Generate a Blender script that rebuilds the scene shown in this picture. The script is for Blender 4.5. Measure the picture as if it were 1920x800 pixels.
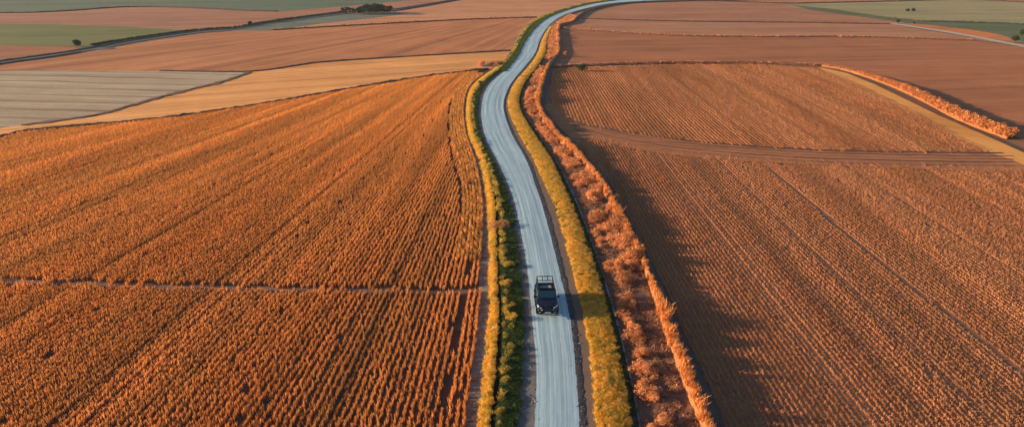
import bpy, bmesh, math, random
import numpy as np
from mathutils import Vector, Matrix

for o in list(bpy.data.objects):
    bpy.data.objects.remove(o)
SC = bpy.context.scene
COL = SC.collection
R = math.radians
RNG = np.random.default_rng(7)
random.seed(7)

# ------------------------------------------------------------------ camera, sky, sun, exposure
CAM_H, FPX, HOR = 29.9, 1280.0, -110.0          # metres, focal length in px of a 1920 wide frame, horizon row
TH = math.atan((400 - HOR) / FPX)
cam_d = bpy.data.cameras.new('camera')
cam = bpy.data.objects.new('camera', cam_d); COL.objects.link(cam)
cam.location = (0, 0, CAM_H)
cam.rotation_euler = (math.pi / 2 - TH, 0, 0)
cam_d.sensor_width = 36; cam_d.lens = 36 * FPX / 1920
cam_d.clip_start = 0.5; cam_d.clip_end = 12000
SC.camera = cam

SUN_EL, SUN_AZ = 11.8, 272.0                    # elevation; azimuth clockwise from +Y: light arrives from the left
w = bpy.data.worlds.new('World'); SC.world = w; w.use_nodes = True
nt = w.node_tree; nt.nodes.clear()
sky = nt.nodes.new('ShaderNodeTexSky'); sky.sky_type = 'NISHITA'; sky.sun_disc = False
sky.sun_elevation = R(SUN_EL); sky.sun_rotation = R(SUN_AZ)
sky.altitude = 300; sky.dust_density = 1.2; sky.ozone_density = 2.5
bg = nt.nodes.new('ShaderNodeBackground'); bg.inputs[1].default_value = 0.09
out = nt.nodes.new('ShaderNodeOutputWorld')
nt.links.new(sky.outputs[0], bg.inputs[0]); nt.links.new(bg.outputs[0], out.inputs[0])
sl = bpy.data.lights.new('sun', 'SUN'); sl.energy = 5.0; sl.angle = R(0.6); sl.color = (1.0, 0.74, 0.46)
so = bpy.data.objects.new('sun', sl); COL.objects.link(so)
sd = Vector((math.sin(R(SUN_AZ)) * math.cos(R(SUN_EL)), math.cos(R(SUN_AZ)) * math.cos(R(SUN_EL)), math.sin(R(SUN_EL))))
so.rotation_euler = sd.to_track_quat('Z', 'Y').to_euler(); so.location = (-60, 60, 60)
vs = SC.view_settings
vs.view_transform = 'Standard'; vs.look = 'None'; vs.exposure = 1.15; vs.gamma = 1; vs.use_curve_mapping = False
SC.cycles.max_bounces = 5; SC.cycles.diffuse_bounces = 3; SC.cycles.transparent_max_bounces = 8
SC.cycles.volume_bounces = 0

# ------------------------------------------------------------------ projection helpers
CT, ST = math.cos(TH), math.sin(TH)
def ground(u, v, z=0.0):
    """point of the photo (1920 wide) -> world point at height z"""
    u = np.asarray(u, float); v = np.asarray(v, float)
    a = (u - 960) / FPX; b = (v - 400) / FPX
    k = (CAM_H - z) / (ST + b * CT)
    return np.stack([k * a, k * (CT - b * ST), np.zeros_like(k) + z], -1)
def project(P):
    P = np.asarray(P, float)
    x, y, z = P[..., 0], P[..., 1], P[..., 2] - CAM_H
    d = y * CT - z * ST
    return 960 + FPX * x / d, 400 + FPX * (-(y * ST + z * CT)) / d
def pxm(v):
    return CT * (v - HOR) / CAM_H

def catmull(pts, per=12):
    p = np.asarray(pts, float); out = []
    q = np.vstack([2 * p[0] - p[1], p, 2 * p[-1] - p[-2]])
    for i in range(1, len(q) - 2):
        for t in np.linspace(0, 1, per, endpoint=False):
            out.append(0.5 * (2 * q[i] + (q[i + 1] - q[i - 1]) * t + (2 * q[i - 1] - 5 * q[i] + 4 * q[i + 1] - q[i + 2]) * t * t
                              + (3 * q[i] - q[i - 1] - 3 * q[i + 1] + q[i + 2]) * t ** 3))
    out.append(q[-2]); return np.array(out)
def inpoly(u, v, poly):
    poly = np.asarray(poly, float); c = np.zeros(u.shape, bool); n = len(poly); j = n - 1
    for i in range(n):
        xi, yi = poly[i]; xj, yj = poly[j]
        if yi != yj:
            c ^= ((yi > v) != (yj > v)) & (u < (xj - xi) * (v - yi) / (yj - yi) + xi)
        j = i
    return c
def resample(P, step):
    d = np.r_[0, np.cumsum(np.linalg.norm(np.diff(P[:, :2], axis=0), axis=1))]
    n = max(2, int(d[-1] / step)); s = np.linspace(0, d[-1], n)
    return np.stack([np.interp(s, d, P[:, k]) for k in range(P.shape[1])], -1), s

# ------------------------------------------------------------------ tagging
def tag(o, label=None, cat=None, group=None, kind=None):
    if label: o['label'] = label
    if cat: o['category'] = cat
    if group: o['group'] = group
    if kind: o['kind'] = kind
    return o
def link(o, parent=None):
    COL.objects.link(o)
    if parent: o.parent = parent
    return o
def mesh_obj(name, V, F, mat, parent=None, uv=None, smooth=False, do_link=True):
    me = bpy.data.meshes.new(name)
    V = np.asarray(V, np.float32)
    if isinstance(F, np.ndarray) and F.ndim == 2:
        k = F.shape[1]
        me.vertices.add(len(V)); me.vertices.foreach_set('co', V.ravel())
        me.loops.add(F.size); me.loops.foreach_set('vertex_index', F.astype(np.int32).ravel())
        me.polygons.add(len(F)); me.polygons.foreach_set('loop_start', np.arange(0, F.size, k, dtype=np.int32))
        me.update(calc_edges=True)
    else:
        me.from_pydata([tuple(map(float, p)) for p in V], [], F); me.update()
    if uv is not None:
        l = me.uv_layers.new(name='UVMap')
        vi = np.empty(len(me.loops), np.int32); me.loops.foreach_get('vertex_index', vi)
        l.data.foreach_set('uv', np.asarray(uv, np.float32)[vi].ravel())
    if smooth: me.polygons.foreach_set('use_smooth', np.ones(len(me.polygons), bool))
    for m in (mat if isinstance(mat, (list, tuple)) else [mat]): me.materials.append(m)
    o = bpy.data.objects.new(name, me)
    if do_link: link(o, parent)
    return o

# ------------------------------------------------------------------ materials
class NT:
    def __init__(s, name):
        s.m = bpy.data.materials.new(name); s.m.use_nodes = True; s.t = s.m.node_tree
        s.b = s.t.nodes['Principled BSDF']
    def n(s, typ, **kw):
        x = s.t.nodes.new(typ)
        for k, v in kw.items(): setattr(x, k, v)
        return x
    def l(s, a, b): s.t.links.new(a, b)
    def val(s, x, sock):
        if hasattr(x, 'links') or hasattr(x, 'is_linked'): s.l(x, sock)
        else: sock.default_value = x
    def math(s, op, a, b=None):
        x = s.n('ShaderNodeMath', operation=op); s.val(a, x.inputs[0])
        if b is not None: s.val(b, x.inputs[1])
        return x.outputs[0]
    def mix(s, f, a, b, blend='MIX'):
        x = s.n('ShaderNodeMix', data_type='RGBA', blend_type=blend)
        s.val(f, x.inputs[0])
        for c, i in ((a, 6), (b, 7)):
            if isinstance(c, tuple): x.inputs[i].default_value = (*c, 1)
            else: s.l(c, x.inputs[i])
        return x.outputs[2]
    def noise(s, vec, scale, detail=4, rough=0.6, dim='3D'):
        x = s.n('ShaderNodeTexNoise', noise_dimensions=dim); x.inputs['Scale'].default_value = scale
        x.inputs['Detail'].default_value = detail; x.inputs['Roughness'].default_value = rough
        if vec is not None: s.l(vec, x.inputs['Vector'] if dim != '1D' else x.inputs['W'])
        return x.outputs[0]
    def ramp(s, f, a, b, lo=0., hi=1.):
        x = s.n('ShaderNodeMapRange', clamp=True); s.val(f, x.inputs[0])
        x.inputs[1].default_value = a; x.inputs[2].default_value = b; x.inputs[3].default_value = lo; x.inputs[4].default_value = hi
        return x.outputs[0]
    def scale(s, vec, sx, sy, sz=1.):
        x = s.n('ShaderNodeMapping'); s.l(vec, x.inputs[0]); x.inputs['Scale'].default_value = (sx, sy, sz); return x.outputs[0]
    def pos(s): return s.n('ShaderNodeNewGeometry').outputs['Position']
    def uv(s): return s.n('ShaderNodeTexCoord').outputs['UV']
    def bump(s, h, strength=.5, dist=.1):
        x = s.n('ShaderNodeBump'); x.inputs['Strength'].default_value = strength; x.inputs['Distance'].default_value = dist
        s.l(h, x.inputs['Height']); s.l(x.outputs[0], s.b.inputs['Normal'])
    def fin(s, col, rough=.9, spec=.2):
        if isinstance(col, tuple): s.b.inputs['Base Color'].default_value = (*col, 1)
        else: s.l(col, s.b.inputs['Base Color'])
        s.val(rough, s.b.inputs['Roughness']); s.b.inputs['Specular IOR Level'].default_value = spec
        return s.m

def soil(name, c1, c2, sc=1.2, fine=9., bump=.6, dist=.06):
    N = NT(name); p = N.pos()
    a = N.ramp(N.noise(p, sc, 6), .35, .65); b = N.ramp(N.noise(p, fine, 5, .7), .3, .7)
    c = N.mix(a, c1, c2); c = N.mix(N.math('MULTIPLY', b, .55), c, tuple(x * .45 for x in c1))
    N.bump(N.noise(p, fine, 6, .75), bump, dist); return N.fin(c)

def plain(name, c, rough=.5, spec=.5, metal=0.):
    N = NT(name); N.b.inputs['Metallic'].default_value = metal
    v = N.noise(N.pos(), 3., 3)
    return N.fin(N.mix(N.ramp(v, .3, .7), c, tuple(x * .82 for x in c)), rough, spec)

def field(name, c1, c2, mode='par', ang=0., center=(0, 0), spacing=2., band=.06, contrast=.5, speck=.35, bump=.5, line=None, grain=2.5, warp=.35):
    """rows run at heading `ang` (deg from +Y) or fan out from `center`"""
    N = NT(name); p = N.pos()
    s = N.n('ShaderNodeSeparateXYZ'); N.l(p, s.inputs[0]); X, Y = s.outputs[0], s.outputs[1]
    if mode == 'par':
        ca, sa = math.cos(R(ang)), math.sin(R(ang))
        u = N.math('SUBTRACT', N.math('MULTIPLY', X, ca), N.math('MULTIPLY', Y, sa))
        t = N.math('ADD', N.math('MULTIPLY', X, sa), N.math('MULTIPLY', Y, ca))
    else:
        dx = N.math('SUBTRACT', X, center[0]); dy = N.math('SUBTRACT', center[1], Y)
        u = N.math('MULTIPLY', N.math('ARCTAN2', dx, dy), 150.); t = Y
    wob = N.noise(p, .035, 2); u = N.math('ADD', u, N.math('MULTIPLY', wob, warp * 6))
    st = N.math('SINE', N.math('MULTIPLY', u, 2 * math.pi / spacing))
    cv = N.n('ShaderNodeCombineXYZ'); N.l(u, cv.inputs[0]); N.l(N.math('MULTIPLY', t, .04), cv.inputs[1])
    broad = N.ramp(N.noise(cv.outputs[0], band, 5, .65), .35, .65)
    mid = N.noise(cv.outputs[0], band * 7, 4, .7)
    c = N.mix(broad, c1, c2)
    dark = tuple(x * .42 for x in c2)
    c = N.mix(N.ramp(N.noise(cv.outputs[0], band * 2.2, 3, .55), .46, .60, 0., .5), c, tuple(x * .6 for x in c2))
    c = N.mix(N.math('MULTIPLY', N.ramp(mid, .40, .66), N.math('MULTIPLY', contrast, 1.35)), c, dark)
    c = N.mix(N.math('MULTIPLY', N.ramp(st, -.2, 1.), contrast * .45), c, dark)
    c = N.mix(N.ramp(N.noise(p, .045, 6, .7), .42, .66, 0., .3), c, tuple(x * 1.25 for x in c1))
    c = N.mix(N.ramp(N.noise(p, .11, 5, .75), .5, .72, 0., .3), c, tuple(x * .62 for x in c2))
    sp = N.ramp(N.noise(p, grain, 6, .8), .38, .66)
    c = N.mix(N.math('MULTIPLY', sp, speck), c, tuple(x * .5 for x in c1))
    if line:
        period, wdt, lc = line
        m = N.math('MODULO', N.math('ADD', N.math('ABSOLUTE', u), N.math('MULTIPLY', wob, 6.)), period)
        m = N.ramp(N.math('ABSOLUTE', N.math('SUBTRACT', m, period / 2)), wdt * .4, wdt, 1., 0.)
        m = N.math('MULTIPLY', m, N.ramp(N.noise(cv.outputs[0], .5, 3), .35, .6, .25, 1.))
        c = N.mix(N.math('MULTIPLY', m, .8), c, lc)
    h = N.math('ADD', N.math('MULTIPLY', st, .12), N.noise(p, grain * 1.6, 6, .8))
    N.bump(h, bump, .12)
    return N.fin(c, .95, .1)

def leafmat(name, c1, c2, c3=None, trans=.25, vary=.35, patch=.35, rows=None):
    """foliage or straw; differs per instance and in patches over the ground; some light passes through"""
    N = NT(name); p = N.pos()
    oi = N.n('ShaderNodeObjectInfo')
    f = N.ramp(N.noise(p, patch, 3), .38, .62)
    c = N.mix(f, c1, c2)
    if c3: c = N.mix(N.ramp(N.noise(p, 2.2, 4), .48, .62), c, c3)
    k = N.ramp(oi.outputs['Random'], 0, 1, 1 - vary, 1 + vary * .6)
    g = N.ramp(N.noise(p, 5.5, 4, .8), .3, .7, .8 if rows else .6, 1.15 if rows else 1.3)
    if rows:                                        # ripeness differs from drill pass to drill pass
        s = N.n('ShaderNodeSeparateXYZ'); N.l(p, s.inputs[0]); X, Y = s.outputs[0], s.outputs[1]
        if rows == 'fan': uu = N.math('MULTIPLY', N.math('ARCTAN2', N.math('SUBTRACT', X, FC[0]), N.math('SUBTRACT', FC[1], Y)), 170.)
        else: uu = X
        cv = N.n('ShaderNodeCombineXYZ'); N.l(uu, cv.inputs[0]); N.l(N.math('MULTIPLY', Y, .05), cv.inputs[1])
        k = N.math('MULTIPLY', k, N.ramp(N.noise(cv.outputs[0], .28, 4, .6), .36, .64, .74, 1.2))
        c = N.mix(N.ramp(N.noise(cv.outputs[0], .11, 3), .4, .62), c, c3)
        if rows == 'fan': c = N.mix(N.math('MULTIPLY', N.ramp(Y, 60., 150.), N.ramp(X, -75., -12., .35, 1.)), c, (.84, .38, .10))  # brightening towards the far bend, a viewing and light effect, painted as gold tint
    hsv = N.n('ShaderNodeHueSaturation'); N.l(c, hsv.inputs['Color']); N.l(N.math('MULTIPLY', k, g), hsv.inputs['Value'])
    N.fin(hsv.outputs[0], .75, .15)
    tr = N.n('ShaderNodeBsdfTranslucent'); N.l(hsv.outputs[0], tr.inputs[0])
    mx = N.n('ShaderNodeMixShader'); mx.inputs[0].default_value = trans
    o = N.t.nodes['Material Output']; N.l(N.b.outputs[0], mx.inputs[1]); N.l(tr.outputs[0], mx.inputs[2]); N.l(mx.outputs[0], o.inputs[0])
    return N.m

def roadmat():
    N = NT('packed_gravel'); uv = N.uv(); p = N.pos()
    s = N.n('ShaderNodeSeparateXYZ'); N.l(uv, s.inputs[0]); U, V = s.outputs[0], s.outputs[1]
    wob = N.noise(N.scale(uv, .0, .05), 1., 3)
    Uw = N.math('ADD', U, N.math('MULTIPLY', N.math('SUBTRACT', wob, .5), .09))
    cv = N.n('ShaderNodeCombineXYZ'); N.l(N.math('MULTIPLY', Uw, 9.), cv.inputs[0]); N.l(N.math('MULTIPLY', V, .03), cv.inputs[1])
    st = N.noise(cv.outputs[0], 1.0, 6, .75)
    c = N.mix(N.ramp(st, .35, .62), (.16, .26, .315), (.46, .61, .665))
    for cen in (.27, .60):                          # two worn wheel ruts, smoother and darker
        r = N.ramp(N.math('ABSOLUTE', N.math('SUBTRACT', Uw, cen)), .02, .085, .6, 0.)
        c = N.mix(N.math('MULTIPLY', r, N.ramp(N.noise(N.scale(uv, 2., .12), 1., 5, .7), .3, .6, .4, 1.)), c, (.20, .31, .365))
    cv2 = N.n('ShaderNodeCombineXYZ'); N.l(N.math('MULTIPLY', Uw, 34.), cv2.inputs[0]); N.l(N.math('MULTIPLY', V, .07), cv2.inputs[1])
    st2 = N.noise(cv2.outputs[0], 1.0, 4, .7)
    c = N.mix(N.ramp(st2, .52, .68, 0., .6), c, (.15, .215, .255))
    c = N.mix(N.ramp(st2, .30, .44, .5, 0.), c, (.62, .70, .72))
    # loose pale ridges beside the wheel tracks
    for pos_, wd, col, am in ((.70, .035, (.62, .55, .46), .8), (.86, .03, (.60, .62, .60), .6), (.40, .03, (.20, .27, .31), .5), (.16, .03, (.22, .30, .34), .4)):
        r = N.ramp(N.math('ABSOLUTE', N.math('SUBTRACT', Uw, pos_)), 0., wd, am, 0.)
        r = N.math('MULTIPLY', r, N.ramp(N.noise(N.scale(uv, 3., .25), 1., 5, .7), .35, .62, .15, 1.))
        c = N.mix(r, c, col)
    c = N.mix(N.ramp(N.noise(p, .5, 6, .75), .45, .75, 0., .35), c, (.23, .31, .34))
    c = N.mix(N.ramp(N.noise(p, 2.3, 5, .8), .54, .72, 0., .25), c, (.52, .57, .56))
    c = N.mix(N.ramp(N.noise(p, 14., 5, .8), .5, .8, 0., .3), c, (.2, .24, .26))
    N.bump(N.math('ADD', st2, N.noise(p, 12., 5, .8)), .35, .03)
    return N.fin(c, .62, .35)

M = {}
M['road'] = roadmat()
M['earth'] = soil('open_ground', (.32, .15, .075), (.24, .11, .06), .05, .9)
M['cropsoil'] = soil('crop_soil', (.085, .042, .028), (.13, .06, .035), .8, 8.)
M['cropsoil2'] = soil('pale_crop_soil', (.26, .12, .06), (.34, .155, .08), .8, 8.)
M['path'] = soil('bare_path_soil', (.20, .14, .12), (.34, .25, .21), 1.2, 9., .9, .1)
M['vergesoil'] = soil('verge_soil', (.09, .09, .03), (.14, .11, .04), 1., 7.)
M['ditchsoil'] = soil('shade_black_ditch_soil', (.018, .02, .016), (.03, .028, .02), 1., 7.)  # base colour blackened to deepen the shade inside the ditch
M['goldsoil'] = soil('straw_litter', (.35, .19, .04), (.22, .13, .03), 1., 7.)
M['shoulder'] = soil('grey_shoulder_gravel', (.12, .115, .12), (.20, .175, .165), 1.5, 14., .8)
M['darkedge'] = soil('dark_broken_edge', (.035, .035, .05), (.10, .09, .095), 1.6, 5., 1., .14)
M['brown'] = soil('brown_shoulder', (.20, .125, .085), (.15, .105, .085), .6, 9.)
M['greenslope'] = soil('damp_grass_slope', (.035, .055, .045), (.07, .08, .04), 1.5, 10.)
M['channel'] = soil('concrete_channel_lip', (.32, .36, .38), (.24, .26, .28), 2., 12., .3)
M['mud'] = soil('rutted_brown_mud', (.24, .12, .075), (.15, .085, .07), .9, 5., 1., .18)
M['bank'] = soil('bank_earth', (.42, .17, .06), (.32, .13, .05), 1., 7.)
M['track'] = soil('field_edge_track', (.10, .07, .06), (.16, .10, .075), .9, 6., .9, .12)
M['redline'] = soil('red_field_margin', (.26, .085, .035), (.17, .06, .035), .6, 3.)
M['darkline'] = soil('dark_field_margin', (.07, .045, .04), (.13, .06, .04), .6, 3.)
M['asphalt'] = soil('old_asphalt', (.075, .09, .10), (.125, .14, .15), .3, 6., .2)
M['whitetrack'] = soil('pale_farm_track', (.50, .44, .37), (.40, .36, .31), .3, 3., .3)

# ------------------------------------------------------------------ ground
def sheet(name, poly_px, z, mat, smooth_edges=True):
    P = ground(*np.array(poly_px, float).T, z)
    me = bpy.data.meshes.new(name); bm = bmesh.new()
    vs_ = [bm.verts.new(p) for p in P]; f = bm.faces.new(vs_)
    if f.normal.z < 0: f.normal_flip()
    bmesh.ops.triangulate(bm, faces=[f]); bm.normal_update()
    for f in bm.faces:
        if f.normal.z < 0: f.normal_flip()
    bm.to_mesh(me); bm.free(); me.materials.append(mat)
    o = link(bpy.data.objects.new(name, me)); tag(o, kind='structure'); return o

g = mesh_obj('ground', [(-4000, -600, -.06), (4000, -600, -.06), (4000, 7000, -.06), (-4000, 7000, -.06)], [(0, 1, 2, 3)], M['earth'])
tag(g, kind='structure')

# ------------------------------------------------------------------ the road corridor, as boundary lines measured across it
BN = 'A B C D E F G H I J K L M N O'.split()
S = []                                              # each station: 15 points (u, v)
def row(v, *xs): S.append([(x, v) for x in xs])
row(1150, 835, 868, 894, 904, 946, 990, 1112, 1128, 1150, 1229, 1248, 1257, 1442, 1462, 1484)
row(950, 858, 886, 906, 916, 959, 997, 1098, 1113, 1132, 1204, 1221, 1228, 1364, 1386, 1408)
row(800, 875, 899, 918, 928, 970, 1002, 1087, 1102, 1118, 1182, 1199, 1206, 1312, 1332, 1352)
row(700, 887, 911, 928, 938, 977, 1006, 1080, 1094, 1110, 1165, 1179, 1188, 1273, 1294, 1312)
row(600, 897, 918, 933, 941, 980, 998, 1069, 1081, 1096, 1143, 1154, 1163, 1237, 1251, 1266)
row(500, 903, 920, 930, 937, 973, 988, 1047, 1058, 1072, 1114, 1124, 1132, 1203, 1213, 1224)
row(400, 908, 917, 928, 935, 960, 970, 1021, 1031, 1045, 1078, 1088, 1096, 1150, 1161, 1172)
row(350, 903, 911, 921, 926, 945, 955, 1005, 1013, 1024, 1056, 1066, 1074, 1124, 1135, 1145)
row(300, 892, 900, 909, 912, 923, 932, 987, 994, 1001, 1033, 1040, 1047, 1084, 1095, 1105)
row(250, 875, 880, 888, 891, 900, 908, 959, 965, 973, 1000, 1007, 1013, 1033, 1043, 1052)
row(200, 871, 876, 882, 885, 895, 903, 944, 948, 953, 973, 978, 983, 1005, 1013, 1020)
row(160, 884, 889, 896, 899, 909, 917, 956, 960, 964, 981, 986, 990, 1012, 1018, 1024)
row(125, 930, 935, 940, 942, 949, 955, 984, 988, 993, 1007, 1010, 1012, 1026, 1031, 1036)
row(100, 954, 957, 961, 963, 969, 973, 1003, 1006, 1009, 1022, 1024, 1025, 1044, 1048, 1052)
row(75, 967, 970, 975, 976, 983, 986, 1012, 1015, 1017, 1025, 1026, 1027, 1044, 1048, 1052)
row(50, 983, 986, 992, 993, 1003, 1006, 1028, 1030, 1032, 1037, 1038, 1039, 1047, 1049, 1052)
def st(*pts): S.append(list(pts))
st((1010, 32), (1012, 32), (1018, 33), (1019, 33), (1025, 33.4), (1028, 33.6), (1044, 35.5), (1045, 36), (1047, 36.6), (1050, 37.5), (1052, 38), (1054, 38.5), (1069, 42), (1072, 43), (1075, 44))
st((1053, 17.5), (1055, 18), (1058, 19), (1059, 19.2), (1061, 19.8), (1062, 20), (1067, 24.5), (1068, 25), (1069, 25.6), (1071, 26.5), (1072, 27), (1073, 27.4), (1083, 30.5), (1085, 31.2), (1088, 32))
st((1092, 6.5), (1093, 7.2), (1095, 8.3), (1095.5, 8.6), (1097, 9.6), (1098, 10), (1100, 15.4), (1100.5, 15.9), (1101, 16.4), (1102, 17.1), (1102.5, 17.4), (1103, 17.7), (1106, 18.6), (1107, 19), (1108, 19.4))
st((1134, 0), (1135, .5), (1137, 1.5), (1137.5, 1.8), (1139, 2.7), (1140, 3), (1146, 6.4), (1146.5, 6.8), (1147, 7.2), (1148, 7.8), (1148.5, 8), (1149, 8.2), (1152, 8.8), (1153, 9), (1154, 9.2))
def far(u0, u1, va, vb):
    k = [0, .05, .1, .12, .17, .2, .8, .82, .85, .88, .9, .92, .95, .97, 1]
    st(*[(u0 + (u1 - u0) * t, va + (vb - va) * t) for t in k])
far(1200, 1212, -4.5, 4.5); far(1330, 1336, -7, 1.5); far(1560, 1562, -9, -1.5); far(2000, 2000, -12, -6); far(2900, 2900, -20, -15)
S = np.array(S)                                     # stations x 15 x 2
ZB = dict(A=.03, B=.14, C=.50, D=.52, E=.44, F=.50, G=.50, H=.45, I=.47, J=.36, K=.10, L=.13, M=.30, N=.30, O=.05)
NB = {}
for i, b in enumerate(BN):
    NB[b] = catmull(S[:, i, :], 14)
def bnd(b, z=None):
    q = NB[b]; return ground(q[:, 0], q[:, 1], ZB[b] if z is None else z)
CL = bnd('F') * .5 + bnd('G') * .5                  # centre line, gives distance along
DIST = np.r_[0, np.cumsum(np.linalg.norm(np.diff(CL[:, :2], axis=0), axis=1))]
def lerp(P, Q, t): return P * (1 - t) + Q * t
def strip(name, lines, mat, uv=True, sub=0, wob=0.):
    """ribbon through a list of Nx3 lines"""
    n = len(lines[0]); k = len(lines)
    V = np.concatenate(lines); F = []
    a = np.arange(n - 1)
    for j in range(k - 1):
        F.append(np.stack([j * n + a, (j + 1) * n + a, (j + 1) * n + a + 1, j * n + a + 1], -1))
    tt = np.concatenate([np.stack([np.full(n, j / (k - 1)), DIST], -1) for j in range(k)])
    o = mesh_obj(name, V, np.concatenate(F), mat, uv=tt, smooth=True); tag(o, kind='structure'); return o
def zset(P, z): P = P.copy(); P[:, 2] = z; return P
LB = {b: bnd(b) for b in BN}
# ragged gravel edges: the road's own edges wander a little
rag = lambda amp, seed: (np.random.default_rng(seed).normal(0, amp, (len(CL), 1)) * np.array([[1, 0, 0]]))
LB['F'] = LB['F'] + rag(.018, 1); LB['G'] = LB['G'] + rag(.018, 2); LB['H'] = LB['H'] + rag(.045, 3); LB['E'] = LB['E'] + rag(.06, 4); LB['B'] = LB['B'] + rag(.05, 5)
strip('soil_path', [zset(LB['A'] + [[-.35, 0, 0]], -.03), LB['A'], lerp(LB['A'], LB['B'], .5) + [[0, 0, -.03]], LB['B']], M['path'])
strip('grass_verge', [LB['B'], lerp(LB['B'], LB['C'], .6) + [[0, 0, .08]], LB['C']], M['goldsoil'])
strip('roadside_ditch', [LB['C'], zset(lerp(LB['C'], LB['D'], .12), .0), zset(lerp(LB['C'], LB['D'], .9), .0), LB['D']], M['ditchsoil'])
strip('grass_verge', [LB['D'], lerp(LB['D'], LB['E'], .5) + [[0, 0, .05]], LB['E']], M['vergesoil'])
strip('gravel_shoulder', [LB['E'], LB['F']], M['shoulder'])
strip('road', [LB['F'], lerp(LB['F'], LB['G'], .25) + [[0, 0, .03]], lerp(LB['F'], LB['G'], .5) + [[0, 0, .05]], lerp(LB['F'], LB['G'], .75) + [[0, 0, .03]], LB['G']], M['road'])
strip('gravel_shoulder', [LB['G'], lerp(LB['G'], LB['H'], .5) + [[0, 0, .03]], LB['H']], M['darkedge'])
strip('path', [LB['H'], LB['I']], M['brown'])
strip('grass_verge', [LB['I'], lerp(LB['I'], LB['J'], .4) + [[0, 0, .1]], LB['J']], M['goldsoil'])
strip('ditch_slope', [LB['J'], LB['K']], M['greenslope'])
Kr = lerp(LB['K'], LB['L'], .30) + [[0, 0, .05]]
strip('channel_lip', [LB['K'], lerp(LB['K'], LB['L'], .05) + [[0, 0, .07]], Kr], M['channel'])
strip('scrub_ground', [Kr, LB['L'], lerp(LB['L'], LB['M'], .3) + [[0, 0, .05]], lerp(LB['L'], LB['M'], .6) + [[0, 0, -.04]], LB['M']], M['mud'])
strip('earth_bank', [LB['M'], zset(lerp(LB['M'], LB['N'], .4), .92), zset(lerp(LB['M'], LB['N'], .65), .95), LB['N']], M['bank'])
strip('field_track', [LB['N'], LB['O'], zset(LB['O'] + [[.6, 0, 0]], -.03)], M['track'])

# ------------------------------------------------------------------ fields (each a sheet a few mm above the one below)
FANPX = (962, 55)
FC = ground(*FANPX)
c = lambda *a: tuple(a)
Ax = NB['A']; edge_left = [tuple(p) for p in Ax if 128 < p[1] < 1100][::-1]
edge_left = sorted([tuple(p) for p in Ax if 133 < p[1] < 1100], key=lambda p: p[1])
dl = [(-420, 330), (-200, 300), (0, 262), (40, 250), (120, 242), (250, 231), (350, 220), (500, 197), (650, 171), (780, 149), (870, 137), (915, 133)]
P_left = dl + edge_left + [(-420, 1100)]
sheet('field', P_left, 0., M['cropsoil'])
zf = [0.004]
def fld(poly, mat):
    zf[0] += .005; return sheet('field', poly, zf[0], mat)
fg = field('far_green_field', (0.123, 0.156, 0.095), (0.097, 0.138, 0.086), ang=80, spacing=9, contrast=.15, band=.02, grain=.5)
fld([(-900, -75), (1500, -75), (1500, -40), (1100, -8), (900, -4), (760, 2), (640, 13), (520, 22), (450, 20), (330, 14.5), (230, 14), (110, 22), (0, 25), (-400, 28)], fg)
fp = field('far_pink_field', (0.425, 0.189, 0.101), (0.344, 0.151, 0.084), ang=80, spacing=7, contrast=.22, band=.03, grain=.7)
fld([(-400, 28), (0, 25), (110, 22), (230, 14), (330, 14.5), (450, 20), (520, 22), (640, 13), (760, 2), (900, -4), (870, -1), (800, 10), (730, 20), (640, 26), (520, 41), (440, 52), (370, 58), (250, 51), (100, 46), (-400, 44)], fp)
fgr = field('green_field', (0.193, 0.188, 0.067), (0.138, 0.152, 0.047), ang=78, spacing=3, contrast=.3, band=.05, grain=1.2)
fld([(-400, 44), (0, 46), (100, 46), (250, 51), (370, 58), (165, 88), (130, 87), (0, 85), (-400, 80)], fgr)
fr = field('red_brown_field', (0.412, 0.156, 0.071), (0.329, 0.120, 0.055), ang=70, spacing=2.5, contrast=.35, band=.06, grain=1.4)
fld([(-400, 80), (0, 85), (155, 88), (170, 91), (100, 103), (0, 117), (-400, 185)], fr)
FC2 = ground(1075, 5)
fo = field('orange_field', (0.575, 0.234, 0.095), (0.483, 0.181, 0.073), 'fan', center=(FC2[0], FC2[1]), spacing=5.5, contrast=.42, band=.09, grain=1.6, bump=.7, line=(22., 1.0, (.22, .08, .04)))
fld([(-400, 190), (0, 120), (100, 107), (190, 93), (370, 64), (440, 58), (510, 57), (630, 50), (760, 43), (880, 37), (1008, 33), (985, 50), (966, 77), (955, 97), (780, 106), (600, 118), (470, 135), (300, 134), (110, 132), (0, 132), (-400, 200)], fo)
fl = field('light_orange_field', (0.607, 0.276, 0.131), (0.518, 0.215, 0.105), ang=82, spacing=6, contrast=.25, band=.04, grain=.9)
fld([(510, 57), (600, 45), (690, 35), (760, 27), (740, 22), (800, 12), (870, 0), (1000, -5), (1136, 0), (1090, 7), (1053, 18), (1010, 32), (880, 37), (760, 43), (630, 50)], fl)
fb = field('blue_grey_field', (.19, .21, .155), (.13, .16, .12), ang=75, spacing=4, contrast=.4, band=.08, grain=1.)
fld([(400, 59), (520, 44), (640, 28), (740, 23), (760, 27), (690, 35), (600, 45), (510, 56.5), (440, 58)], fb)
fs = field('grey_stubble_field', (.52, .41, .275), (.43, .325, .21), ang=96, spacing=1.6, contrast=.35, band=.10, grain=2.6, bump=.9, line=(6.5, .9, (.20, .085, .055)))
fld([(-400, 202), (0, 133), (110, 132), (300, 134), (460, 136), (420, 152), (330, 174), (230, 202), (180, 216), (100, 228), (50, 234), (0, 240), (-400, 300)], fs)
fy = field('golden_stubble_field', (0.900, 0.420, 0.145), (0.770, 0.336, 0.109), ang=68, spacing=1.8, contrast=.35, band=.09, grain=2.2, bump=.9, line=(9., .5, (.32, .12, .04)))
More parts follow.
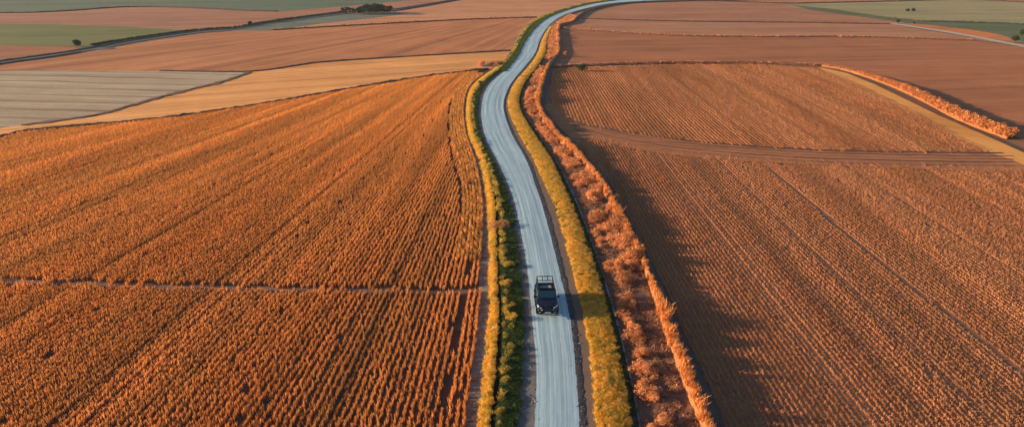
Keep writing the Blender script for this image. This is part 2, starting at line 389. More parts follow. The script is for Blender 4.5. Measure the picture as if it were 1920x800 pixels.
fld([(460, 136), (600, 118), (780, 106), (957, 97), (935, 125), (912, 131), (870, 136), (780, 147), (650, 169), (500, 195), (350, 218), (250, 229), (120, 240), (40, 248), (0, 258), (-200, 296), (-400, 320), (-400, 300), (0, 240), (50, 234), (100, 229), (180, 218), (230, 204), (330, 176), (420, 154)], fy)
# right side
fr1 = field('right_far_field', (0.444, 0.200, 0.100), (0.381, 0.159, 0.082), ang=88, spacing=6, contrast=.3, band=.05, grain=.9)
fld([(1088, 33), (1110, 20), (1155, 9), (1212, 4.6), (1336, 1.6), (1560, -1), (2000, -5.5), (2600, -12), (2600, 80), (1900, 80), (1670, 46), (1500, 43), (1300, 41), (1090, 36)], fr1)
fr2 = field('right_mid_far_field', (0.466, 0.215, 0.109), (0.402, 0.169, 0.086), ang=88, spacing=4, contrast=.3, band=.05, grain=1.2)
fld([(1078, 42), (1090, 36), (1300, 41), (1500, 43), (1670, 46), (1880, 80), (1830, 77), (1600, 70), (1420, 70), (1250, 67), (1100, 58), (1050, 54)], fr2)
fr3 = field('right_wide_field', (0.455, 0.174, 0.074), (0.380, 0.140, 0.061), ang=84, spacing=2.6, contrast=.45, band=.07, grain=1.6, bump=.8)
fld([(1050, 54), (1100, 58), (1250, 67), (1420, 70), (1600, 70), (1830, 77), (1920, 88), (2700, 190), (2700, 520), (2000, 300), (1920, 264), (1800, 215), (1700, 170), (1600, 134), (1540, 124), (1420, 119), (1250, 119), (1100, 123), (1036, 127), (1046, 110), (1052, 90)], fr3)
fgn = field('right_green_field', (.36, .29, .14), (.29, .25, .115), ang=88, spacing=6, contrast=.18, band=.05, grain=.8)
fld([(1470, 8), (1540, 6.5), (1700, 2.5), (1800, .5), (1870, 2.5), (1980, 9), (2700, 40), (2700, 190), (1900, 76), (1890, 70), (1790, 50), (1700, 40), (1640, 33), (1560, 22), (1500, 15)], fgn)
fgd = field('right_dark_green_strip', (0.136, 0.152, 0.072), (0.104, 0.124, 0.058), ang=88, spacing=5, contrast=.2, band=.05, grain=.8)
fld([(1480, 9), (1560, 17), (1640, 29), (1700, 36), (1730, 40), (1800, 41.5), (1920, 46), (2700, 90), (2700, 185), (1930, 78), (1900, 76), (1890, 69), (1790, 52), (1715, 45), (1690, 42), (1600, 30), (1520, 19)], fgd)
fop = field('vivid_orange_field', (.62, .20, .06), (.55, .17, .05), ang=60, spacing=2, contrast=.3, grain=1.5)
fld([(1700, 43), (1770, 50), (1830, 57), (1880, 66), (1898, 76), (1850, 72), (1760, 56)], fop)
fm = field('middle_field', (0.405, 0.155, 0.060), (0.334, 0.123, 0.048), ang=-1.5, spacing=.9, contrast=.35, band=.15, grain=3.)
mid_low = [(1884, 287), (1700, 286), (1500, 281), (1300, 266), (1200, 252), (1110, 238), (1062, 222), (1030, 190)]
P_mid = [(1036, 131), (1100, 126), (1300, 121), (1420, 121.5), (1535, 130), (1600, 155), (1700, 203), (1800, 258), (1860, 285)] + mid_low[1:]
fld(P_mid, fm)
ft = field('headland', (0.473, 0.193, 0.088), (0.396, 0.154, 0.072), ang=97, spacing=1.3, contrast=.6, band=.25, grain=3., bump=.9)
Ox = NB['O']; edge_right = sorted([tuple(p) for p in Ax[:0]] + [tuple(p) for p in Ox if 262 < p[1] < 1100], key=lambda p: p[1])
up_low = [(1075, 258), (1130, 258), (1200, 272), (1300, 285), (1400, 293), (1600, 303), (1920, 314), (2500, 333)]
fld([(1030, 190), (1062, 222), (1110, 238), (1200, 252), (1300, 266), (1500, 281), (1700, 286), (1884, 287), (2500, 282), (2500, 345), (1920, 325), (1600, 313), (1400, 303), (1300, 295), (1200, 282), (1130, 266), (1070, 258), (1045, 236), (1020, 200)], ft)
P_right = up_low + [(2500, 1100)] + edge_right[::-1]
sheet('field', P_right, 0.0, M['cropsoil2'])
fys = field('golden_stubble_strip', (.80, .37, .10), (.70, .30, .08), ang=-45, spacing=.8, contrast=.3, grain=2.5)
fld([(1535, 126), (1590, 138), (1640, 158), (1760, 216), (1880, 268), (1920, 286), (2100, 362), (2060, 372), (1900, 300), (1860, 287), (1800, 260), (1700, 205), (1600, 157), (1545, 134)], fys)

# ------------------------------------------------------------------ ribbons: tracks, margins, low banks
def ribbon(name, pts, width, z, mat, ridge=0., kind='structure', ragged=0.):
    q = catmull(pts, 10); P = ground(q[:, 0], q[:, 1], 0.)
    P, s = resample(P, max(.8, width * .6)); T = np.gradient(P[:, :2], axis=0); T /= np.linalg.norm(T, axis=1)[:, None] + 1e-9
    Nn = np.stack([-T[:, 1], T[:, 0], 0 * s], -1)
    r = np.random.default_rng(len(P))
    w1 = width / 2 + r.normal(0, max(ragged, 1e-6), len(P)); w2 = width / 2 + r.normal(0, max(ragged, 1e-6), len(P))
    offs = [(-1, 0), (-.45, ridge * .85), (.25, ridge), (1, 0)] if ridge else [(-1, 0), (1, 0)]
    V = []
    for k, h in offs:
        ww = (w1 if k < 0 else w2)
        V.append(P + Nn * (k * ww)[:, None] + np.array([0, 0, 1.]) * (z + h * (1 + (r.normal(0, .18, len(P))[:, None] if ridge else 0))))
    n = len(P); a = np.arange(n - 1); F = np.concatenate([np.stack([j * n + a, j * n + a + 1, (j + 1) * n + a + 1, (j + 1) * n + a], -1)[:, ::-1] for j in range(len(offs) - 1)])
    o = mesh_obj(name, np.concatenate(V), F, mat, smooth=bool(ridge)); tag(o, kind=kind); return o, P
RB = {}
def rb(key, *a, **k): RB[key] = ribbon(*a, **k)[1]
rb('farroad', 'road', [(-400, 192), (-100, 137), (0, 118.5), (100, 104.5), (180, 91.5), (260, 77), (370, 61.5), (440, 56), (520, 43), (640, 26.5), (730, 20.5), (800, 10), (870, -2), (1000, -18)], 3.0, .13, M['asphalt'])
rb('fe1', 'roadside_verge', [(-400, 186), (-100, 134), (0, 116), (100, 102), (180, 89.3), (260, 75), (370, 59.8), (440, 54.5), (520, 41.6), (640, 25.2), (730, 19.2), (800, 8.8), (870, -3)], 1.3, .137, M['greenslope'], ridge=.3)
rb('fe2', 'roadside_verge', [(-400, 198), (-100, 140), (0, 121), (100, 107), (150, 98.5)], 1.3, .137, M['darkline'], ridge=.25)
rb('fe3', 'roadside_verge', [(735, 22), (800, 11.5), (870, -.8), (1000, -16)], 1.5, .137, M['darkline'], ridge=.3)
rb('farroad_e', 'road', [(150, 90), (175, 93), (215, 91)], 3.2, .136, M['asphalt'])
rb('whitetrack', 'track', [(1672, 45), (1700, 49), (1760, 58), (1820, 68.5), (1880, 80), (1920, 87.5), (2100, 120), (2500, 200)], 3.2, .14, M['whitetrack'])
rb('m1', 'field_margin', [(510, 57), (630, 50), (760, 43), (880, 37), (1006, 33)], 1.6, .10, M['redline'], ridge=.3, ragged=.3)
rb('m2', 'field_margin', [(300, 133.5), (470, 134.5), (600, 117.5), (780, 105.5), (958, 95)], 1.1, .10, M['darkline'], ridge=.2, ragged=.15)
rb('m3', 'field_margin', [(-400, 325), (-200, 297), (0, 259), (40, 248.5), (120, 240.5), (250, 229.5), (350, 218), (500, 195.5), (650, 169.5), (780, 147.5), (870, 136), (915, 131)], 1.0, .06, M['darkline'], ridge=.45, ragged=.1)
rb('m4', 'field_margin', [(40, 236), (100, 228), (180, 216.5), (230, 203), (330, 175), (420, 153), (468, 136)], 1.5, .12, M['mud'], ridge=.1, ragged=.3)
rb('m5', 'field_margin', [(1090, 36), (1300, 41), (1500, 43), (1668, 46)], 1.7, .10, M['darkline'], ridge=.3, ragged=.2)
rb('m6', 'field_margin', [(1050, 54), (1100, 58), (1250, 67), (1420, 70), (1600, 70), (1830, 77)], 1.7, .10, M['redline'], ridge=.35, ragged=.3)
rb('m7', 'field_margin', [(1040, 127), (1100, 123), (1250, 119), (1420, 119), (1540, 124)], 1.8, .08, M['redline'], ridge=.4, ragged=.2)
rb('m8', 'field_margin', [(1880, 288), (1700, 286), (1500, 281), (1300, 266), (1200, 252), (1110, 238), (1066, 225)], .7, .12, M['darkline'], ridge=.05, ragged=.1)
for i_, dv in enumerate((4, 9, 14, 20)):
    rb('fur%d' % i_, 'field_track', [(1900, 289 + dv * 1.15), (1700, 287 + dv * 1.1), (1500, 282 + dv), (1300, 267 + dv), (1200, 253 + dv), (1120, 240 + dv * .8), (1075, 229 + dv * .6)], .28, .122 + .003 * i_, M['mud'] if i_ % 2 else M['darkline'], ridge=.04, ragged=.06)
rb('m9', 'field_margin', [(-400, 28), (0, 25), (110, 22), (230, 14), (330, 14.5), (450, 20), (520, 22)], 1.6, .10, M['darkline'], ridge=.4)
rb('m10', 'field_margin', [(1200, 4), (1336, 3), (1470, 7), (1540, 6), (1700, 2.5), (1800, .5), (1870, 2.5), (1980, 9)], 2., .12, M['darkline'], ridge=.4)
rb('m11', 'field_margin', [(1640, 32), (1700, 38), (1730, 41), (1800, 42.5), (1920, 47), (2300, 66)], 1.3, .14, M['greenslope'], ridge=.4)
rb('trk', 'field_track', [(1560, 129), (1620, 149), (1700, 184), (1790, 229.5), (1870, 263), (1935, 291), (2100, 360)], .45, .16, M['track'])
rb('bank2', 'earth_bank', [(1530, 122), (1600, 136), (1700, 173), (1800, 224), (1893, 261)], 1.5, .05, M['bank'], ridge=.5, ragged=.1)
rb('cross', 'path', [(-300, 515), (0, 527), (120, 531), (300, 537), (480, 541), (700, 546), (860, 546), (915, 544)], .8, .012, M['mud'], ragged=.14)
rb('cross2', 'path', [(1008, 118), (1030, 117), (1060, 117), (1085, 118)], 2.2, .085, M['brown'], ragged=.2)
rb('cross3', 'path', [(900, 124), (925, 121), (948, 120)], 2., .13, M['path'], ragged=.2)

# ------------------------------------------------------------------ plant building blocks
def blades(rng, n, spread, h, wd, lean=.35, curve=True):
    """n thin pointed blades; returns V, F"""
    V = []; F = []
    for i in range(n):
        a = rng.uniform(0, 2 * math.pi); r = spread * math.sqrt(rng.uniform())
        b = np.array([r * math.cos(a), r * math.sin(a), 0.]); hh = h * rng.uniform(.55, 1.15)
        d = rng.normal(0, lean, 2) * hh; wdir = rng.uniform(0, math.pi); wv = np.array([math.cos(wdir), math.sin(wdir), 0]) * wd * rng.uniform(.6, 1.3) / 2
        mid = b + np.array([d[0] * .4, d[1] * .4, hh * .6]); top = b + np.array([d[0], d[1], hh])
        k = len(V); V += [b - wv * .7, b + wv * .7, mid + wv, mid - wv, top]
        F += [(k, k + 1, k + 2), (k, k + 2, k + 3), (k + 3, k + 2, k + 4)]
    return np.array(V), np.array(F)
def join(parts):
    V = []; F = []; o = 0
    for v, f in parts: V.append(v); F.append(f + o); o += len(v)
    return np.concatenate(V), np.concatenate(F)
def leaves(rng, centers, radii, n, size):
    """n leaf-sized quads (as triangles) spread through blobs"""
    centers = np.asarray(centers, float); radii = np.asarray(radii, float)
    w_ = radii.prod(1) ** (2 / 3); i = rng.choice(len(centers), n, p=w_ / w_.sum())
    d = rng.normal(0, 1, (n, 3)); d /= np.linalg.norm(d, axis=1)[:, None]
    rr = rng.uniform(.45, 1.08, (n, 1)) ** .6
    P = centers[i] + d * rr * radii[i]
    P[:, 2] = np.maximum(P[:, 2], .02)
    a = rng.normal(0, 1, (n, 3)); a /= np.linalg.norm(a, axis=1)[:, None]
    b = np.cross(a, rng.normal(0, 1, (n, 3))); b /= np.linalg.norm(b, axis=1)[:, None]
    s = size * rng.uniform(.5, 1.4, (n, 1))
    V = np.stack([P - a * s, P + b * s * .5, P + a * s, P - b * s * .5], 1).reshape(-1, 3)
    k = np.arange(n) * 4
    return V, np.concatenate([np.stack([k, k + 1, k + 2], -1), np.stack([k, k + 2, k + 3], -1)])
def tube(p, q, r0, r1, n=6):
    p, q = np.array(p, float), np.array(q, float); d = (q - p) / np.linalg.norm(q - p)
    a = np.cross(d, [0.3, .9, .2]); a /= np.linalg.norm(a); b = np.cross(d, a)
    t = np.linspace(0, 2 * math.pi, n, endpoint=False)[:, None]; ring = np.cos(t) * a + np.sin(t) * b
    V = np.concatenate([p + ring * r0, q + ring * r1]); k = np.arange(n); k2 = (k + 1) % n
    return V, np.concatenate([np.stack([k, k2, n + k2], -1), np.stack([k, n + k2, n + k], -1)])

def proto_collection(name, meshes, mat):
    col_ = bpy.data.collections.new(name)
    for i, (V, F) in enumerate(meshes):
        o = mesh_obj(name, V, F, mat, do_link=False); col_.objects.link(o)
    return col_

def scatter_group(name, col_):
    g_ = bpy.data.node_groups.new(name, 'GeometryNodeTree')
    g_.interface.new_socket('Geometry', in_out='INPUT', socket_type='NodeSocketGeometry')
    g_.interface.new_socket('Geometry', in_out='OUTPUT', socket_type='NodeSocketGeometry')
    nn = g_.nodes; gi = nn.new('NodeGroupInput'); go = nn.new('NodeGroupOutput')
    ci = nn.new('GeometryNodeCollectionInfo'); ci.inputs[0].default_value = col_; ci.inputs['Separate Children'].default_value = True; ci.inputs['Reset Children'].default_value = True
    ip = nn.new('GeometryNodeInstanceOnPoints'); ip.inputs['Pick Instance'].default_value = True
    def attr(n_, t):
        a = nn.new('GeometryNodeInputNamedAttribute'); a.data_type = t; a.inputs[0].default_value = n_; return a.outputs[0]
    L = g_.links.new
    L(gi.outputs[0], ip.inputs['Points']); L(ci.outputs[0], ip.inputs['Instance'])
    L(attr('idx', 'INT'), ip.inputs['Instance Index']); L(attr('rot', 'FLOAT_VECTOR'), ip.inputs['Rotation']); L(attr('scl', 'FLOAT_VECTOR'), ip.inputs['Scale'])
    L(ip.outputs[0], go.inputs[0]); return g_
GROUPS = {}
def scatter(name, P, rot, scl, col_, label, cat, kind='stuff'):
    n = len(P); print('scatter', name, n)
    me = bpy.data.meshes.new(name); me.vertices.add(n); me.vertices.foreach_set('co', np.asarray(P, np.float32).ravel())
    r = RNG.integers(0, len(col_.objects), n)
    a = me.attributes.new('idx', 'INT', 'POINT'); a.data.foreach_set('value', r.astype(np.int32))
    rv = np.zeros((n, 3), np.float32); rv[:, 2] = rot
    a = me.attributes.new('rot', 'FLOAT_VECTOR', 'POINT'); a.data.foreach_set('vector', rv.ravel())
    sv = np.asarray(scl, np.float32); sv = np.repeat(sv[:, None], 3, 1) if sv.ndim == 1 else sv
    a = me.attributes.new('scl', 'FLOAT_VECTOR', 'POINT'); a.data.foreach_set('vector', sv.ravel())
    o = link(bpy.data.objects.new(name, me))
    for mm in {ob.data.materials[0] for ob in col_.objects}: me.materials.append(mm)
    if col_.name not in GROUPS: GROUPS[col_.name] = scatter_group('scatter_' + col_.name, col_)
    md = o.modifiers.new('scatter', 'NODES'); md.node_group = GROUPS[col_.name]
    return tag(o, label, cat, kind=kind)

# leaf and straw colours
M['crop'] = leafmat('ripe_stalks', (.66, .245, .058), (.59, .20, .045), (.70, .30, .085), .38, .10, .05, rows='fan')
M['goldcrop'] = leafmat('golden_edge_stalks', (.80, .38, .09), (.70, .31, .07), (.82, .42, .14), .38, .35, .3)
M['crop2'] = leafmat('short_dry_crop', (.52, .215, .08), (.45, .17, .065), (.56, .26, .12), .35, .12, .06, rows='par')
M['gold'] = leafmat('golden_grass', (.90, .49, .06), (.60, .40, .05), (.92, .58, .16), .42, .2, .7)
M['goldgreen'] = leafmat('yellow_green_weeds', (.62, .40, .06), (.26, .26, .045), (.74, .45, .11), .35, .4, .7)
M['green'] = leafmat('dark_verge_grass', (.05, .10, .025), (.08, .12, .03), (.10, .13, .03), .3, .3, .6)
M['russet'] = leafmat('russet_twigs', (.76, .31, .12), (.60, .22, .085), (.82, .41, .19), .25, .35, .5)
M['drygrass'] = leafmat('flattened_dry_grass', (.46, .21, .11), (.32, .16, .10), (.52, .26, .15), .25, .35, .6)
M['bankgrass'] = leafmat('orange_bank_grass', (.74, .30, .09), (.64, .24, .07), (.78, .36, .13), .35, .25, .6)
M['tree'] = leafmat('dark_tree_leaves', (.018, .042, .022), (.028, .055, .022), (.04, .07, .025), .15, .25, .8)
M['bark'] = plain('bark', (.09, .06, .045), .9, .1)

r = np.random.default_rng(11)
def crop_chunk(L_, n, h, wd, nb, spread, lean, lat=.09):
    parts = []
    for i in range(n):
        v, f = blades(r, nb, spread, h * r.uniform(.72, 1.12), wd, lean)
        v = v + [(i + .5 + r.uniform(-.45, .45)) / n * L_ - L_ / 2, r.normal(0, lat), 0]; parts.append((v, f))
    return join(parts)
PC_crop = proto_collection('stalks', [crop_chunk(1.0, 11, .50, .045, 5, .045, .12, .06) for _ in range(12)], M['crop'])
PC_crop2 = proto_collection('short_crop', [crop_chunk(1.0, 12, .21, .045, 5, .06, .22, .045) for _ in range(10)], M['crop2'])
PC_crop3 = proto_collection('low_crop', [crop_chunk(2.0, 22, .13, .07, 4, .12, .3, .08) for _ in range(8)], M['crop2'])
PC_gold = proto_collection('gold_tufts', [blades(r, 64, .36, .36, .034, .34) for _ in range(8)], M['gold'])
PC_weed = proto_collection('weed_tufts', [join([blades(r, 30, .28, .45, .05, .4), leaves(r, [(0, 0, .3)], [(.3, .3, .25)], 50, .06)]) for _ in range(6)], M['goldgreen'])
PC_green = proto_collection('green_tufts', [blades(r, 46, .32, .22, .05, .5) for _ in range(5)], M['green'])
PC_dry = proto_collection('dry_tufts', [blades(r, 30, .30, .22, .05, .9) for _ in range(5)], M['drygrass'])
PC_bank = proto_collection('bank_tufts', [blades(r, 48, .28, .62, .05, .28) for _ in range(6)], M['bankgrass'])
def scrubmesh(h=.7, n=330, lf=.055):
    cs = [(r.normal(0, .25), r.normal(0, .25), h * r.uniform(.35, .7)) for _ in range(5)]
    L_ = [leaves(r, cs, [(.30, .30, .26)] * 5, n, lf)]
    for c_ in cs: L_.append(tube((0, 0, 0), c_, .02, .008, 4))
    return join(L_)
PC_scrub = proto_collection('scrub_clumps', [scrubmesh() for _ in range(6)], M['russet'])
M['hedge'] = leafmat('rusty_hedge_leaves', (.62, .23, .08), (.50, .17, .06), (.68, .29, .11), .2, .4, .8)
PC_hedge = proto_collection('orange_hedge_clumps', [scrubmesh(1.0, 620, .08) for _ in range(5)], M['hedge'])

rs0 = lambda n: RNG.uniform(.85, 1.15, n)
# ------------------------------------------------------------------ crops in rows
TRAM = [([(905, 139), (880, 155), (855, 180), (843, 203), (841, 245), (848, 300), (862, 349), (866, 400), (868, 470)], .22),
        ([(867, 552), (860, 600), (850, 655), (832, 800), (815, 950)], .22),
        ([(884, 330), (893, 380), (896, 430)], .2), ([(876, 352), (880, 420), (880, 520)], .2),
        ([(-300, 515), (0, 527), (120, 531), (300, 537), (480, 541), (700, 546), (860, 546), (915, 544)], .45)]
TR = [(resample(ground(*catmull(p, 8).T), .5)[0][:, :2], wd) for p, wd in TRAM]
def off_tram(P, lst):
    keep = np.ones(len(P), bool)
    for L_, wd in lst:
        lo, hi = L_.min(0) - wd, L_.max(0) + wd
        i = np.where((P[:, 0] > lo[0]) & (P[:, 0] < hi[0]) & (P[:, 1] > lo[1]) & (P[:, 1] < hi[1]))[0]
        for c0 in range(0, len(i), 4000):
            j = i[c0:c0 + 4000]; d = np.sqrt(((P[j, None, :2] - L_[None]) ** 2).sum(-1)).min(1); keep[j[d < wd]] = False
    return keep
def noise1(x, seed):
    rr = np.random.default_rng(seed); t = rr.uniform(0, 1, 4096); i = np.floor(x).astype(int); f = x - i; f = f * f * (3 - 2 * f)
    return t[i % 4096] * (1 - f) + t[(i + 1) % 4096] * f
def noise2(x, y, seed=9):
    t = np.random.default_rng(seed).uniform(0, 1, (256, 256)); i, j = np.floor(x).astype(int), np.floor(y).astype(int); f, g_ = x - i, y - j
    f, g_ = f * f * (3 - 2 * f), g_ * g_ * (3 - 2 * g_); i %= 256; j %= 256; i2 = (i + 1) % 256; j2 = (j + 1) % 256
    return (t[i, j] * (1 - f) + t[i2, j] * f) * (1 - g_) + (t[i, j2] * (1 - f) + t[i2, j2] * f) * g_
# left field: rows fan slightly towards the far bend of the road
dphi = .47 / 200.
P, A_, S_ = [], [], []
for k in range(-396, 18):
    ph = k * dphi
    rr_ = np.arange(70, 330, 1.0) + RNG.uniform(0, 1)
    P.append(np.stack([FC[0] + rr_ * math.sin(ph), FC[1] - rr_ * math.cos(ph), 0 * rr_], -1))
    A_.append(np.full(len(rr_), ph - math.pi / 2))
    hh = .86 + .22 * noise1(np.full(len(rr_), k * .31), 3) + .08 * noise1(rr_ * .06 + k * .05, 4)
    if k % 31 in (3, 7): hh = hh * np.where((noise1(rr_ * .03 + k, 8) > .4) & (k < -14), .74, 1.)
    S_.append(hh)
P = np.concatenate(P); A_ = np.concatenate(A_); S_ = np.concatenate(S_)
u, v = project(P); k = inpoly(u, v, P_left) & (u > -130) & (v < 930) & (v > 120)
P, A_, S_ = P[k], A_[k], S_[k]
S_ = S_ * (.93 + .14 * noise2(P[:, 0] * .11, P[:, 1] * .11, 5))
k = (RNG.uniform(size=len(P)) > .008); P, A_, S_ = P[k], A_[k], S_[k]; k = off_tram(P, TR); P, A_, S_ = P[k], A_[k], S_[k]
P[:, :2] += RNG.normal(0, .035, (len(P), 2))
AL = LB['A'][:, :2]; da = np.array([np.sqrt(((AL - p[:2]) ** 2).sum(1)).min() if p[0] > -25 and p[1] > 62 else 99. for p in P]); k = da > 2.6
P, A_, S_ = P[k], A_[k], S_[k]
wx = np.clip((FC[1] - P[:, 1]) / 200, .45, 1.3)
scatter('standing_crop', P, A_ + np.where(RNG.uniform(size=len(P)) < .5, 0, math.pi) + RNG.normal(0, .03, len(P)), np.stack([np.ones(len(P)), wx, S_ * RNG.uniform(.93, 1.07, len(P))], -1),
        PC_crop, 'tall rust orange crop standing in close rows left of the road', 'crop')
# headland rows follow the road
E_ = []
for k in range(6):
    T2 = np.gradient(LB['A'][:, :2], axis=0); T2 /= np.linalg.norm(T2, axis=1)[:, None]
    off = .30 + k * .43; L2 = np.c_[LB['A'][:, 0] - T2[:, 1] * off, LB['A'][:, 1] + T2[:, 0] * off, 0 * CL[:, 0]]
    Lr, _ = resample(L2, .85); a_ = np.arctan2(*np.gradient(Lr[:, :2], axis=0).T[::-1]); u, v = project(Lr)
    m_ = (v > 139) & (v < 1000) & ((v < 535) | (v > 552)) & (Lr[:, 1] > 62)
    E_.append(np.c_[Lr, a_][m_])
E_ = np.concatenate(E_); pe = E_[:, :3]
PC_edge = proto_collection('edge_stalks', [crop_chunk(1.0, 6, .48, .06, 7, .12, .16) for _ in range(6)], M['goldcrop'])
scatter('crop_edge', pe, E_[:, 3], np.stack([np.ones(len(pe)), np.ones(len(pe)), rs0(len(pe))], -1), PC_edge, 'golden headland rows of crop following the left soil path', 'crop')
# right fields: parallel rows
def parallel(poly, ang, spacing, step, vmax=930, lst=(), seed=1):
    rr = np.random.default_rng(seed); Q = ground(*np.array([p for p in poly], float).T)
    ca, sa = math.cos(R(ang)), math.sin(R(ang)); uu = Q[:, 0] * ca - Q[:, 1] * sa; tt = Q[:, 0] * sa + Q[:, 1] * ca
    us = np.arange(uu.min(), uu.max(), spacing); ts = np.arange(tt.min(), tt.max(), step)
    U, T = np.meshgrid(us, ts, indexing='ij'); h = 1 + .22 * (noise1(us * .8, seed)[:, None] - .5) * 2 + 0 * T; h = h * np.where(rr.uniform(size=(len(us), 1)) < .06, .6, 1.)
    T = T + rr.uniform(0, step, (len(us), 1)); U, T, h = U.ravel(), T.ravel(), h.ravel()
    wob = .35 * np.sin(T * .045 + U * .01)
    P = np.stack([(U + wob) * ca + T * sa, -(U + wob) * sa + T * ca, 0 * U], -1)
    u, v = project(P); k = inpoly(u, v, poly) & (u < 2060) & (u > 0) & (v < vmax)
    P, h = P[k], h[k]; k = off_tram(P, list(lst)); P, h = P[k], h[k]
    return P, np.full(len(P), math.pi / 2 - R(ang)), h
TR2_ = 0
TR2 = [(resample(ground(*catmull(p, 8).T), .5)[0][:, :2], wd) for p, wd in [([(1440, 318), (1500, 366), (1600, 448), (1700, 530), (1800, 610), (1960, 735)], .28)]]
P, A_, h = parallel(P_right, -1.2, .44, 1.0, lst=TR2, seed=5)
u, v = project(P); ul = np.array(up_low, float); k = RNG.uniform(size=len(P)) < np.clip((v - np.interp(u, ul[:, 0], ul[:, 1])) / 14., .12, .995)
P, A_, h = P[k], A_[k], h[k]; h = h * (.85 + .3 * noise2(P[:, 0] * .1, P[:, 1] * .1, 15))
scatter('short_crop', P, A_ + RNG.normal(0, .04, len(P)), np.stack([np.ones(len(P)), np.ones(len(P)), h * RNG.uniform(.8, 1.2, len(P))], -1), PC_crop2,
        'short brown orange crop in fine rows right of the bank', 'crop')
P, A_, h = parallel(P_mid, -1.5, .62, 2.0, seed=6)
P[:, 2] = .13
scatter('short_crop', P, A_ + RNG.normal(0, .03, len(P)), np.stack([np.ones(len(P)), np.ones(len(P)), h * RNG.uniform(.8, 1.2, len(P))], -1), PC_crop3,
        'low reddish crop in fine rows in the curved field behind the turning strip', 'crop')

# ------------------------------------------------------------------ scatter between two corridor lines
SI = np.arange(len(CL)); VC = NB['F'][:, 1]
def between(b0, b1, t0, t1, dens, v0, v1, dz=0., clump=None, bump=0., umax=2100, z=None):
    P0, P1 = LB[b0], LB[b1]; out = []
    for i in range(len(CL) - 1):
        vm = VC[i]
        if not (v0 <= vm <= v1): continue
        L_ = DIST[i + 1] - DIST[i]; wd = np.linalg.norm(P1[i] - P0[i]) * (t1 - t0)
        n = RNG.poisson(dens * L_ * wd)
        if n <= 0: continue
        a = RNG.uniform(0, 1, (n, 1)); t = RNG.uniform(t0, t1, (n, 1))
        Q = lerp(lerp(P0[i], P0[i + 1], a), lerp(P1[i], P1[i + 1], a), t)
        if bump: Q[:, 2] += bump * np.sin(np.pi * t[:, 0])
        out.append(Q)
    Q = np.concatenate(out); Q[:, 2] += dz
    u, v = project(Q); k = (u < umax) & (u > -100)
    if clump:
        f, th = clump; nz = noise2(Q[:, 0] * f, Q[:, 1] * f); k &= nz > th
    return Q[k]
def rs(n, a, b): return RNG.uniform(a, b, n)
def sc_between(name, PC, label, cat, smin, smax, *a, **k):
    Q = between(*a, **k); return scatter(name, Q, rs(len(Q), 0, 6.28), rs(len(Q), smin, smax), PC, label, cat)
sc_between('golden_grass', PC_gold, 'bright golden grass on the verge right of the road', 'grass', .45, .75, 'I', 'J', .03, .98, 30, 52, 930, bump=.1, clump=(.9, .14))
sc_between('golden_grass', PC_gold, 'yellow grass along the outer edge of the left ditch', 'grass', .4, .85, 'B', 'C', -.05, .85, 26, 128, 930, bump=.06, clump=(.9, .14))
sc_between('verge_grass', PC_green, 'dark green grass slope between left ditch and gravel shoulder', 'grass', .6, 1.1, 'D', 'E', .12, 1., 13, 3, 930)
sc_between('verge_grass', PC_green, 'dark green grass on the narrow far verge left of the road bend', 'grass', .8, 1.6, 'A', 'F', .3, 1., 7, 0, 135)
sc_between('verge_grass', PC_green, 'greener grass among the golden verge along its roadside edge', 'grass', .6, 1.3, 'I', 'J', .08, .24, 5, 52, 420)
sc_between('verge_grass', PC_green, 'dark damp grass on the slope above the concrete channel', 'grass', .5, .9, 'J', 'K', 0., .9, 10, 60, 930)
Q = np.concatenate([between('D', 'E', .06, .36, 3.2, 190, 930, clump=(.45, .42)), between('B', 'D', 0., .9, 2., 3, 150, clump=(.3, .45)), between('D', 'E', .1, .5, 1.4, 300, 930, clump=(.5, .62)), between('C', 'E', 0., .42, 5., 130, 395, clump=(.6, .28))])
scatter('weeds', Q, rs(len(Q), 0, 6.28), rs(len(Q), .5, 1.0), PC_weed, 'yellow green weeds crowding the right side of the left ditch', 'weeds')
Q = between('A', 'B', 0, 1, 1.6, 3, 930, clump=(.6, .5))
scatter('dry_grass', Q, rs(len(Q), 0, 6.28), rs(len(Q), .3, .8), PC_dry, 'sparse dry tufts on the bare soil path beside the crop', 'grass')
sc_between('dry_grass', PC_dry, 'flattened reddish brown grass in the rutted strip before the right bank', 'grass', .6, 1.15, 'L', 'M', 0.02, 1., 6.5, 128, 930, clump=(.7, .25))
Q = np.concatenate([between('M', 'N', .1, .8, 11, 128, 930, bump=.62), between('M', 'N', .05, .9, 5, 18, 108, bump=.3)])
scatter('bank_grass', Q, rs(len(Q), 0, 6.28), np.where(rs(len(Q), 0, 1) < .06, rs(len(Q), 1.1, 1.5), rs(len(Q), .6, 1.0)) * (1 + 1.0 * (noise2(Q[:, 0] * .14, Q[:, 1] * .14) - .45)), PC_bank, 'orange grass lit by the sun along the top of the right bank', 'grass')
Q = np.concatenate([between('L', 'M', .12, 1., 3., 128, 420, clump=(.33, .40)), between('L', 'M', .06, .42, 1.9, 560, 930, clump=(.3, .40)), between('L', 'M', .02, .95, 3.2, 430, 520, clump=(.3, .35)), between('K', 'N', .1, .95, 3.4, 22, 112)])
scatter('russet_scrub', Q, rs(len(Q), 0, 6.28), rs(len(Q), .55, 1.15), PC_scrub, 'low russet scrub filling the strip between channel and bank', 'scrub')
